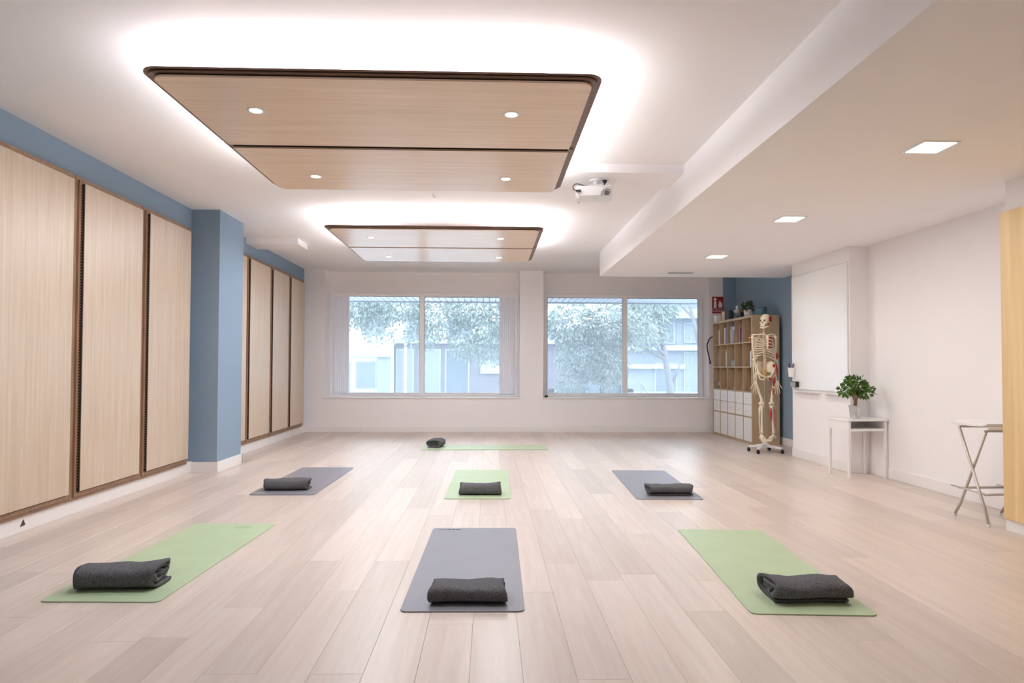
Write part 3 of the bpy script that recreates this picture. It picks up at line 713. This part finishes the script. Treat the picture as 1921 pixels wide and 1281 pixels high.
# sacrum and pelvis
B().prism([(-.045,.02),(.045,.02),(.030,-.05),(.010,-.11),(-.010,-.11),(-.030,-.05)], .02, .045, 'y').xform(Matrix.Translation(kp(1441,690))).build('sacrum', M['disc'], t, bevel=.008)
for s in (-1, 1):
    px = lambda d: 1440.5+s*d
    il = B()
    M3 = Matrix.Rotation(R(-35*s),4,'Z') @ Matrix.Rotation(R(22*s),4,'Y')
    il.ball(kp(px(10.5), 687, .0), (.066,.014,.078), 16, 10, M3)
    il.tube([kp(px(16),679,-.03), kp(px(17.5),686,-.04), kp(px(14),697,-.035), kp(px(9),703,-.06), kp(px(2),705,-.08)], [.010,.011,.014,.012,.011], 9)
    il.tube([kp(px(13),698,-.01), kp(px(10),709,-.01), kp(px(5),711,-.03), kp(px(2.5),706,-.07)], [.014,.013,.010,.009], 9)
    il.tube([kp(px(2),680,.02), kp(px(8),677.5,.03), kp(px(13),676.5,.01), kp(px(16),680,-.03)], [.010,.010,.011,.010], 9)
    o = il.build('hip_bone', M['bone'], t, smooth=True)
    if s > 0:
        B().ball(kp(1455.5,684,-.045), (.020,.010,.026), 12, 8).build('hip_muscle', M['muscle'], o, smooth=True)
        B().ball(kp(1447.5,709,-.06), (.030,.012,.016), 12, 8).build('pubic_muscle', M['muscle'], o, smooth=True)
B().ball(kp(1440.5,705.5,-.082), (.014,.012,.018), 10, 8).build('pubic_joint', M['disc'], t, smooth=True)
# ribs and breastbone
for k in range(10):
    f = k/9; wx = .045+.092*math.sin(min(1,.18+f*1.15)*math.pi*.5)-.02*max(0,f-.75)*4; top = 1.655-.265*f
    for s in (-1, 1):
        pts = []
        for j in range(13):
            a = math.pi*j/12
            if k < 7: end = 1.0
            else: end = .86-.16*(k-7)
            a *= end
            x = s*(.018+(wx-.0)*math.sin(a)**.85) if a < math.pi*.999 else s*.016
            y = .055-.075*(1-math.cos(a))*1.05
            z = top+.045-.105*math.sin(a*.5)-(.045*(k/9) if a < 2 else .045*(k/9)*(1-(a-2)*1.2))
            pts.append((x-.004, y, z))
        rb = bone(pts, [.0055]*13, 'rib', n=7)
bone([(-.004,-.108,1.655),(-.004,-.118,1.60),(-.004,-.118,1.52),(-.004,-.110,1.46)], [.022,.015,.014,.006], 'breastbone')
for k in range(4):
    z = 1.63-.045*k
    B().tube([(.010,-.112,z),(.045,-.104,z-.004),(.078,-.080,z-.008)], [.011,.013,.009], 8).build('chest_muscle', M['muscle'], t, smooth=True)
for s in (-1, 1):
    sx = s*.172-.003
    bone([(-.004+s*.015,-.10,1.665),(s*.07,-.105,1.678),(s*.12,-.07,1.675),(sx*.98,-.02,1.672)], [.010,.008,.008,.010], 'clavicle')
    B().prism([(s*.055,1.64),(s*.155,1.655),(s*.150,1.60),(s*.085,1.47)], .075, .085, 'y').build('shoulder_blade', M['bone'], t, bevel=.003)
    bone([(s*.15,.07,1.655),(sx,.0,1.672)], [.009,.011], 'shoulder_spine')
    el = kp(1419.5 if s < 0 else 1462, 674, .0); wr_ = kp(1421 if s < 0 else 1463, 712, -.02)
    B().tube([(sx,0,1.635),(sx,0,1.60),(sx+(el.x-sx)*.5,0,1.47),(el.x,0,el.z+.035),el], [.014,.012,.010,.012,.016], 10).ball((sx-s*.004,0,1.64), .024, 12, 8).ball(el+Vector((0,0,.008)), (.030,.018,.018), 12, 8).build('humerus', M['bone'], t, smooth=True)
    for dx, rr_ in ((-.010,.0065), (.012,.0085)):
        bone([el+Vector((dx,0,-.012)), el*.5+wr_*.5+Vector((dx*1.5,0,0)), wr_+Vector((dx,0,0))], [rr_*1.5, rr_, rr_*1.5], 'forearm_bone')
    B().ball(wr_+Vector((0,0,-.02)), (.026,.012,.022), 12, 8).build('wrist', M['bone'], t, smooth=True)
    for k in range(5):
        a = R((-34,-10,0,9,20)[k])*(-s); L1 = (.055,.075,.075,.07,.06)[k]; L2 = (.055,.082,.092,.085,.065)[k]
        p0 = wr_+Vector(((-.018+.009*k)*(-s), 0, -.035)); d = Vector((math.sin(a), -.05, -math.cos(a)))
        p1 = p0+d*L1; p2 = p1+(d+Vector((0,-.12,0))).normalized()*L2
        bone([p0, p0*.5+p1*.5, p1, p1*.55+p2*.45, p2], [.0065,.0045,.0065,.0045,.003], 'finger', n=7)
    if s > 0:
        B().tube([(sx+.004,-.012,1.42),(sx+.006,-.018,1.37),(sx+.0,-.012,1.32)], [.006,.019,.006], 10).build('arm_muscle', M['muscle'], t, smooth=True)
        B().tube([el+Vector((.005,-.012,-.05)), el*.5+wr_*.5+Vector((0,-.016,0)), wr_+Vector((0,-.012,.05))], [.006,.014,.006], 10).build('forearm_muscle', M['muscle'], t, smooth=True)
        B().tube([wr_+Vector((.004,-.014,.05)), wr_+Vector((.004,-.014,.01))], [.010,.012], 8).build('wrist_tendon', M['tendon'], t, smooth=True)
        B().tube([el+Vector((-.01,-.014,-.02)), el+Vector((-.008,-.014,-.055))], [.008,.009], 8).build('elbow_tendon', M['tendon'], t, smooth=True)
    hp = kp(1440.5+s*14.5, 699, -.005); kn = kp(1433.5 if s < 0 else 1452.5, 756, -.01); an = kp(1434 if s < 0 else 1456, 813, .0)
    tr = kp(1440.5+s*(20 if s < 0 else 18), 702, .0)
    f = B().ball(hp, .024, 12, 8).tube([hp, tr], [.015,.018], 9).tube([tr+Vector((0,0,.015)), tr+Vector((0,0,-.06)), tr*.5+kn*.5, kn+Vector((0,0,.06)), kn+Vector((0,0,.012))], [.018,.017,.0145,.018,.028], 11)
    f.ball(kn+Vector((-.019,0,.004)), (.022,.028,.024), 12, 8).ball(kn+Vector((.019,0,.004)), (.022,.028,.024), 12, 8)
    f.build('femur', M['bone'], t, smooth=True)
    B().ball(kn+Vector((0,-.034,.018)), (.018,.010,.020), 10, 8).build('kneecap', M['bone'], t, smooth=True)
    B().tube([kn+Vector((0,0,-.024)), kn+Vector((0,0,-.05)), kn+Vector((0,0,-.10)), kn*.45+an*.55, an+Vector((0,0,.03)), an], [.034,.026,.016,.013,.016,.020], 11).build('tibia', M['bone'], t, smooth=True)
    lx = s*.030
    bone([kn+Vector((lx,.01,-.05)), kn*.5+an*.5+Vector((lx*1.05,.01,0)), an+Vector((lx*.7,.005,-.005))], [.010,.007,.011], 'fibula')
    fd = Vector((-.12,-.99,0)).normalized() if s < 0 else Vector((-.80,-.60,0)).normalized(); sd = Vector((-fd.y, fd.x, 0))
    ft = B().ball(an+Vector((0,0,-.03)), (.026,.03,.026), 12, 8).tube([an+Vector((0,0,-.03))-fd*.02, an-fd*.06+Vector((0,0,-.062))], [.022,.026], 10)
    ft.ball(an+fd*.05+Vector((0,0,-.045)), (.030,.030,.020), 12, 8)
    ft = ft.build('foot', M['bone'], t, smooth=True)
    for k in range(5):
        o_ = (k-2)*.013
        a = an+fd*.05+sd*o_+Vector((0,0,-.05)); b2 = an+fd*(.125-.006*abs(k-1))+sd*o_*1.35+Vector((0,0,-.085)); c2 = b2+fd*.05+Vector((0,0,-.012))
        B().tube([a, b2, c2], [.009,.0075,.006], 8).build('toe', M['bone'], ft, smooth=True)
    if s > 0:
        B().tube([kn+Vector((-.016,-.02,-.06)), kn+Vector((-.022,-.026,-.14)), kn+Vector((-.012,-.02,-.25))], [.006,.015,.004], 9).build('shin_muscle', M['muscle'], t, smooth=True)
        B().tube([kn+Vector((.028,-.014,-.07)), kn+Vector((.040,-.014,-.22)), an+Vector((.022,-.01,.08))], [.004,.006,.003], 8).build('calf_muscle', M['muscle'], t, smooth=True)
        B().tube([tr+Vector((-.005,-.02,-.02)), tr+Vector((-.012,-.024,-.08)), tr+Vector((-.022,-.022,-.16))], [.006,.018,.008], 9).build('thigh_muscle', M['muscle'], t, smooth=True)
        B().tube([tr*.3+kn*.7+Vector((.002,-.02,.10)), tr*.25+kn*.75+Vector((.0,-.024,.02))], [.012,.005], 9).build('knee_muscle', M['muscle'], t, smooth=True)
# stand
st = B().tube([(.035,.09,.09),(.035,.09,1.25),(.02,.05,1.29)], .008, 12).build('pole', M['stool'], t, smooth=True)
B().lathe([(.0,.07),(.05,.07),(.045,.115),(.028,.135),(.0,.135)], (.03,.06,0), 18).build('hub', M['white'], t)
for x, y in ((-.185,.13), (-.165,-.165), (.15,.22), (.18,-.16)):
    d = Vector((x-.03, y-.06, 0)); sd = Vector((-d.y, d.x, 0)).normalized()*.020
    c0 = Vector((.03,.06,0)); e_ = Vector((x,y,0))
    vs = []
    for p, w_, za, zb_ in ((c0,1.3,.072,.120), (e_,1.0,.058,.085)):
        for sg in (-1,1):
            for z in (za, zb_): vs.append(p+sd*sg*w_+Vector((0,0,z)))
    B().add(vs, [(0,1,3,2),(4,6,7,5),(0,4,5,1),(2,3,7,6),(0,2,6,4),(1,5,7,3)]).build('stand_arm', M['white'], t, bevel=.006)
    w_ = B()
    for off in (-.011, .011): w_.lathe([(.0,-.008),(.024,-.008),(.027,-.004),(.027,.004),(.024,.008),(.0,.008)], (0,0,0), 16).xform(Matrix.Identity(4))
    w_ = B().lathe([(.0,-.018),(.022,-.018),(.027,-.012),(.027,-.004),(.012,-.002),(.012,.002),(.027,.004),(.027,.012),(.022,.018),(.0,.018)], (0,0,0), 18).xform(Matrix.Translation((x,y,.027)) @ Matrix.Rotation(R(90),4,'Y'))
    w_.tube([(x,y,.03),(x,y,.062)], .008, 8).build('caster', M['black'], t)

# ------------------------------------------------------------------ whiteboard and accessories
t = thing('whiteboard', 'large glossy whiteboard on the white wall beside the skeleton', 'whiteboard', (4.15, 8.46, .93))
BX(-.014, -.001, -.70, .72, 0, 1.50).build('surface', M['board'], t, bevel=.002)
B().box(-.020, -.001, -.712, -.70, -.01, 1.51).box(-.020, -.001, .72, .732, -.01, 1.51).box(-.020, -.001, -.70, .72, -.01, 0).box(-.020, -.001, -.70, .72, 1.50, 1.51).build('frame', M['trim'], t, bevel=.002)
for y0, y1, lab in ((7.72,8.30,'white pen tray under the whiteboard, nearer the potted plant'), (8.42,9.08,'white pen tray under the whiteboard, nearer the skeleton')):
    t = thing('pen_tray', lab, 'tray', (4.15, (y0+y1)/2, .885), 0, 'trays below the whiteboard')
    h = (y1-y0)/2
    B().prism([(0,0),(-.065,0),(-.070,.018),(-.064,.018),(-.060,.006),(-.004,.006),(-.004,.030),(0,.030)], -h, h, 'y').build('tray', M['white'], t, bevel=.001)
t = thing('board_eraser', 'black board eraser at the lower corner of the whiteboard', 'eraser', (4.134, 9.06, .945))
B().box(-.045, 0, -.07, .07, 0, .075).build('body', M['black'], t, bevel=.006)
B().box(-.055, -.045, -.066, .066, .006, .069).build('felt', M['grey'], t)
t = thing('pen_cup', 'white magnetic pen cup at the edge of the whiteboard beside the skeleton', 'cup', (4.10, 9.14, 1.08))
B().lathe([(.0,0),(.036,0),(.050,.125),(.046,.125),(.034,.006),(.0,.006)], (0,0,0), 20).build('cup', M['white'], t, smooth=False)
for (dx, dy, mt, lab) in ((-.012,.028,BM['black'],'black marker standing in the white pen cup'), (.008,-.025,plain('violet_pen',(.10,.05,.30),.4),'violet marker standing in the white pen cup')):
    p = thing('marker', lab, 'pen', (4.10, 9.14, 1.088), 0, 'markers in the pen cup')
    B().tube([(dx*.3,dy*.3,0),(dx*.9,dy*.9,.115)], .0085, 10).build('barrel', M['whitep'], p, smooth=True)
    B().tube([(dx*.9,dy*.9,.112),(dx*1.4,dy*1.4,.175)], [.0105,.009], 10).build('cap', mt, p)

# ------------------------------------------------------------------ side table and potted plant
t = thing('side_table', 'small white side table with a shelf, standing in the wall corner', 'table', (4.105, 7.505, 0), R(6))
hx, hy, th = .228, .185, .645
BX(-hx-.01, hx+.01, -hy-.01, hy+.01, th-.022, th).build('table_top', M['white'], t, bevel=.003)
for x in (-1, 1):
    for y in (-1, 1):
        BX(x*hx-(.028 if x > 0 else 0), x*hx+(0 if x > 0 else .028), y*hy-(.028 if y > 0 else 0), y*hy+(0 if y > 0 else .028), 0, th-.022).build('leg', M['white'], t, bevel=.002)
BX(-hx+.004, hx-.004, -hy+.004, hy-.004, th-.118, th-.106).build('shelf', M['white'], t)
for x in (-1, 1):
    BX(x*hx-(.022 if x > 0 else 0), x*hx+(0 if x > 0 else .022), -hy+.028, hy-.028, th-.125, th-.022).build('side_panel', M['white'], t, bevel=.001)
BX(-hx+.028, hx-.028, -hy+.002, -hy+.016, th-.130, th-.104).build('rail', M['white'], t, bevel=.001)
BX(-hx+.028, hx-.028, hy-.016, hy-.002, th-.125, th-.022).build('rail', M['white'], t, bevel=.001)
t = thing('potted_plant', 'bushy green plant in a zinc pot on the small white table', 'plant', (4.055, 7.45, th))
B().lathe([(.0,0),(.050,0),(.052,.006),(.066,.135),(.070,.138),(.070,.146),(.064,.146),(.060,.125),(.0,.125)], (0,0,0), 26).build('pot', M['zinc'], t, smooth=False)
B().lathe([(.0,.122),(.060,.122),(.058,.130),(.0,.134)], (0,0,0), 18).build('soil', M['soil'], t)
for k, pts in enumerate(([(0,0,.13),(-.006,.005,.20),(-.03,.0,.26),(-.075,.01,.31)], [(.005,0,.13),(.012,0,.20),(.04,.005,.26),(.085,-.01,.31)], [(0,.004,.13),(.0,.006,.22),(.006,0,.30),(.0,.0,.38)], [(.0,-.004,.13),(-.012,-.01,.21),(-.02,-.04,.29),(-.03,-.06,.34)])):
    B().tube(pts, [.014,.011,.008,.004], 8).build('stem', M['bark'], t, smooth=True)
lv = B()
for c, rd, n, sd in (((0,0,.37),(.12,.11,.095),260,1), ((-.10,0,.315),(.075,.08,.06),110,2), ((.11,0,.30),(.085,.08,.065),120,3), ((.06,-.03,.34),(.08,.07,.07),90,4), ((-.03,.02,.42),(.06,.06,.04),50,6)):
    q = leaf_cloud(n, c, rd, .046, sd, .25, .1); lv.add(q.v, q.f)
o = lv.build('foliage', M['leaf'], t); o['kind'] = 'stuff'

# ------------------------------------------------------------------ folding stool
t = thing('folding_stool', 'white folding bar stool with crossed metal legs beside the oak door', 'stool', (0,0,0))
for k, x in enumerate((3.815, 4.20)):
    B().tube([(x,5.50,.012),(x,5.43,.11),(x,5.13,.72)], .011, 10).build('leg', M['stool'], t, smooth=True)
    B().tube([(x-.024,5.085,.012),(x-.024,5.12,.12),(x-.024,5.40,.735)], .011, 10).build('leg', M['stool'], t, smooth=True)
    for y, dx in ((5.50,0), (5.085,-.024)):
        B().tube([(x+dx,y,.0),(x+dx,y-(.004 if y > 5.2 else -.004),.02)], .014, 10).build('foot', M['whitep'], t)
    B().tube([(x-.012,5.52,.245),(x-.012,5.10,.238)], .008, 8).build('side_bar', M['stool'], t, smooth=True)
for y, z in ((5.42,.24), (5.14,.235)):
    B().tube([(3.80,y,z),(4.20,y,z)], .010, 8).build('foot_rest', M['stool'], t, smooth=True)
B().tube([(3.80,5.395,.735),(4.20,5.395,.735)], .009, 8).build('seat_rail', M['stool'], t, smooth=True)
B().tube([(3.80,5.13,.72),(4.20,5.13,.72)], .009, 8).build('seat_rail', M['stool'], t, smooth=True)
prof = [(5.51,.772),(5.48,.780),(5.37,.776),(5.25,.768),(5.15,.772),(5.10,.785),(5.075,.782),(5.08,.772),(5.13,.755),(5.25,.748),(5.42,.750),(5.49,.757)]
B().prism(prof, 3.78, 4.23, 'x').build('seat', M['white'], t, bevel=.004)
B().tube([(3.80,5.09,.745),(4.21,5.09,.745)], .010, 8).build('handle_grip', M['bone'], t, smooth=True)

# ------------------------------------------------------------------ oak panel on the right pier
t = thing('oak_door_panel', 'tall yellow oak panel at the right edge of the picture', 'panel', (3.89, 3.55, 0))
BX(-.047, -.010, -1.6, 1.45, .085, 2.375).build('panel', M['yoak'], t, bevel=.002)
BX(-.030, -.002, -1.6, 1.45, 0, .084).build('plinth', M['trim'], t)

# ------------------------------------------------------------------ outdoors
g = BX(-40, 60, 13.3, 90, -.35, -.15).build('pavement', M['ground']); struct(g, 'grey pavement outside the windows')
cn = thing('window_canopy', 'slatted canopy ceiling outside above the windows', 'canopy', (0, 13.2, 2.66))
x = -5.2
k = 0
slat = B().box(-.055,.055,0,2.05,0,.02).mesh('slat', M['canopy'])
while x < 6.2:
    o = link('slat', slat, cn); o.location = (x, 0, 0); x += .135; k += 1
BX(-5.3, 6.3, 0, 2.12, .022, .05).build('backing', M['canopy_edge'], cn)
BX(-5.3, 6.3, 2.05, 2.12, -.03, .05).build('edge', M['canopy_edge'], cn)
BX(-5.3, 6.3, -.06, 0, -.0, .05).build('wall_rail', M['canopy_edge'], cn)

def tree(name, label, x, y, limbs, blobs, leafm, seed, ls=.115):
    t = thing(name, label, 'tree', (x, y, -.15), 0, 'street trees outside the windows')
    for pts, rs in limbs: B().tube(pts, rs, 9).build('limb' if rs[0] < .07 else 'trunk', M['tbark'], t, smooth=True)
    b = B()
    for i, (c, rd, n) in enumerate(blobs):
        q = leaf_cloud(int(n*2.9), c, rd, ls, seed*13+i, .8, .05); b.add(q.v, q.f)
    o = b.build('foliage', leafm, t); o['kind'] = 'stuff'
    return t
tree('street_tree', 'street tree with drooping pale leaves outside the window by the cupboards', -1.0, 21.0,
     [([(2.0,0,0),(1.9,0,.9),(1.6,.1,1.7),(1.2,0,2.6)], [.14,.11,.09,.06]), ([(1.85,0,1.0),(2.2,.1,1.9),(2.1,0,3.0)], [.09,.07,.04])],
     [((-3.2,0,3.2),(.9,.8,.7),420), ((-2.4,0,2.6),(.5,.5,.6),130), ((-2.6,0,3.2),(.8,.8,.7),300), ((-1.9,0,3.3),(1.1,1.0,.6),500), ((-.6,0,2.9),(.9,.8,.7),480), ((-1.1,.4,2.3),(.6,.6,.5),130), ((.5,0,3.2),(1.0,.9,.6),520), ((1.3,0,2.7),(1.0,.9,.6),480), ((1.0,.2,1.9),(.8,.7,.5),300), ((.2,.2,2.2),(.5,.5,.7),200), ((2.0,0,3.3),(.8,.8,.5),350)], M['tleaf'], 3)
lt = tree('street_tree', 'leafy street tree filling the left pane of the window beside the bookshelf', 3.0, 19.0,
     [([(.2,0,0),(.15,0,.8),(.2,.1,1.8)], [.08,.07,.05])],
     [((-.6,0,2.7),(.9,.8,.6),620), ((.3,0,2.7),(.8,.8,.6),520), ((-.3,0,1.9),(.9,.7,.7),620), ((.3,-.1,1.5),(.55,.5,.6),330), ((-.7,0,1.0),(.45,.5,.45),200), ((1.1,0,2.5),(.7,.7,.55),320)], M['tleaf2'], 5)
lt.location = (2.67, 16.9, -.15); lt.scale = (.9, .9, .9)
tree('street_tree', 'street tree with a forked grey trunk outside the window beside the bookshelf', 5.0, 18.5,
     [([(-.05,0,0),(-.06,0,.8),(-.15,0,1.35),(-.25,.1,2.1),(-.45,.1,3.1)], [.12,.10,.085,.07,.05]), ([(-.06,0,.75),(.15,.05,1.2),(.25,.1,1.5)], [.05,.04,.02]), ([(-.12,0,1.55),(-.7,.1,1.85),(-1.3,.1,2.15),(-2.0,.1,2.2)], [.06,.05,.04,.02]), ([(-.2,0,1.7),(-.7,-.1,2.1),(-1.5,0,2.35)], [.045,.03,.02])],
     [((-.6,0,3.0),(.8,.8,.5),420), ((-.9,0,2.5),(.6,.5,.35),200), ((-.5,.1,2.3),(.4,.4,.5),120)], M['tleaf'], 7)
tree('street_tree', 'slender street tree with a high fork nearest the bookshelf side of the window', 6.1, 20.0,
     [([(.35,0,0),(.30,0,.9),(.22,0,1.5),(.05,0,2.3),(-.2,0,3.3)], [.09,.08,.08,.07,.04]), ([(.18,0,1.9),(.45,0,2.5),(.75,0,3.0)], [.06,.045,.03]), ([(.05,0,2.3),(-.05,.0,2.8),(-.5,.1,3.3)], [.05,.04,.03])],
     [((.75,0,3.0),(.5,.5,.4),110), ((1.0,0,2.6),(.35,.4,.4),60)], M['tleaf2'], 9)

def facade(name, label, x0, x1, y, z1, wall, wins, slabs=(), depth=4):
    t = thing(name, label, 'building', ((x0+x1)/2, y, -.15), 0)
    h = (x1-x0)/2; c = (x0+x1)/2
    BX(-h, h, 0, depth, 0, z1+.15).build('wall', M[wall], t)
    for (a, b_, za, zb_, mt) in wins:
        o = BX(a-c, b_-c, -.06, .02, za+.15, zb_+.15).build('window', M['bld_pale'], t)
        BX(a-c+.06, b_-c-.06, -.075, -.05, za+.21, zb_+.09).build('pane', M[mt], o)
    for (a, b_, za, zb_, pr, mt) in slabs:
        BX(a-c, b_-c, -pr, .0, za+.15, zb_+.15).build('slab', M[mt], t)
    return t
facade('far_building', 'white and blue-grey building across the street behind the left window', -8.5, -4.3, 30, 2.55, 'bld_white',
       [(-6.9,-6.0,-.1,1.45,'bld_dark'), (-5.85,-4.9,.2,1.45,'bld_dark')], [(-8.5,-4.3,1.62,1.9,.25,'bld_pale'), (-4.88,-4.3,-.1,1.62,.12,'bld_blue'), (-8.5,-4.88,-.1,.1,.10,'bld_blue')])
facade('far_building', 'low mauve brick building across the street in the middle', -4.25, 6.0, 31, 2.25, 'bld_mauve',
       [(-2.0,-.9,-.1,2.0,'bld_dark'), (-4.2,-3.4,-.1,2.0,'bld_blue'), (-3.2,-2.2,-.1,2.0,'bld_blue'), (.9,2.2,-.1,1.2,'bld_blue')], [(-4.25,6.0,2.25,2.5,.3,'bld_pale'), (-.4,.7,.9,1.5,.15,'bld_pale'), (4.3,5.9,-.1,2.15,.05,'bld_dark')])
facade('far_building', 'blue-grey panelled building with flat slabs behind the window by the bookshelf', 6.0, 14.0, 30, 4.05, 'bld_blue',
       [(7.3,8.3,.0,1.4,'bld_dark'), (7.2,8.2,2.25,3.2,'bld_dark'), (8.6,9.6,.1,1.9,'bld_blue'), (8.6,10.6,2.3,3.2,'bld_blue')],
       [(6.0,14.0,3.35,3.75,.7,'bld_pale'), (6.0,14.0,1.95,2.18,.5,'bld_pale'), (6.0,14.0,-.1,.15,.4,'bld_pale'), (6.0,8.6,1.15,1.35,.3,'bld_pale'), (9.6,10.2,-.1,1.9,.25,'bld_pale')])
facade('far_building', 'added pale backdrop block far behind the street trees', -22, 5.6, 40, 8.6, 'bld_white', [(-10+2.5*k, -8.6+2.5*k, z, z+1.3, 'bld_blue') for k in range(6) for z in (2.8, 5.2)])  # added backdrop over the sky; white wall imitates bright sky between leaves
t = thing('lamp_post', 'thin pale lamp post outside the left window', 'lamp post', (-2.75, 22.5, -.15))
B().tube([(0,0,0),(0,0,2.2)], .045, 10).build('post', M['bld_white'], t, smooth=True)
B().lathe([(.0,0),(.09,0),(.08,.12),(.05,.14),(.0,.14)], (0,0,0), 12).build('foot', M['bld_pale'], t)
B().tube([(0,0,2.2),(0,0,4.4),(.25,0,4.7)], [.04,.035,.03], 10).build('arm', M['bld_white'], t, smooth=True)
t = thing('handrail', 'dark curved handrail outside low in the window beside the bookshelf', 'handrail', (3.7, 15.2, -.15))
B().tube(sm([(-.28,0,0),(-.30,0,.75),(-.28,0,.98),(-.22,0,.86),(-.10,0,.76),(.2,0,.73),(.75,0,.72),(1.05,0,.74),(1.18,0,.80),(1.2,0,.95)], 4), .022, 8).build('rail', M['grey'], t, smooth=True)
for x in (.1,.6,1.05): B().tube([(x,0,0),(x,0,.73)], .014, 8).build('post', M['grey'], t, smooth=True)
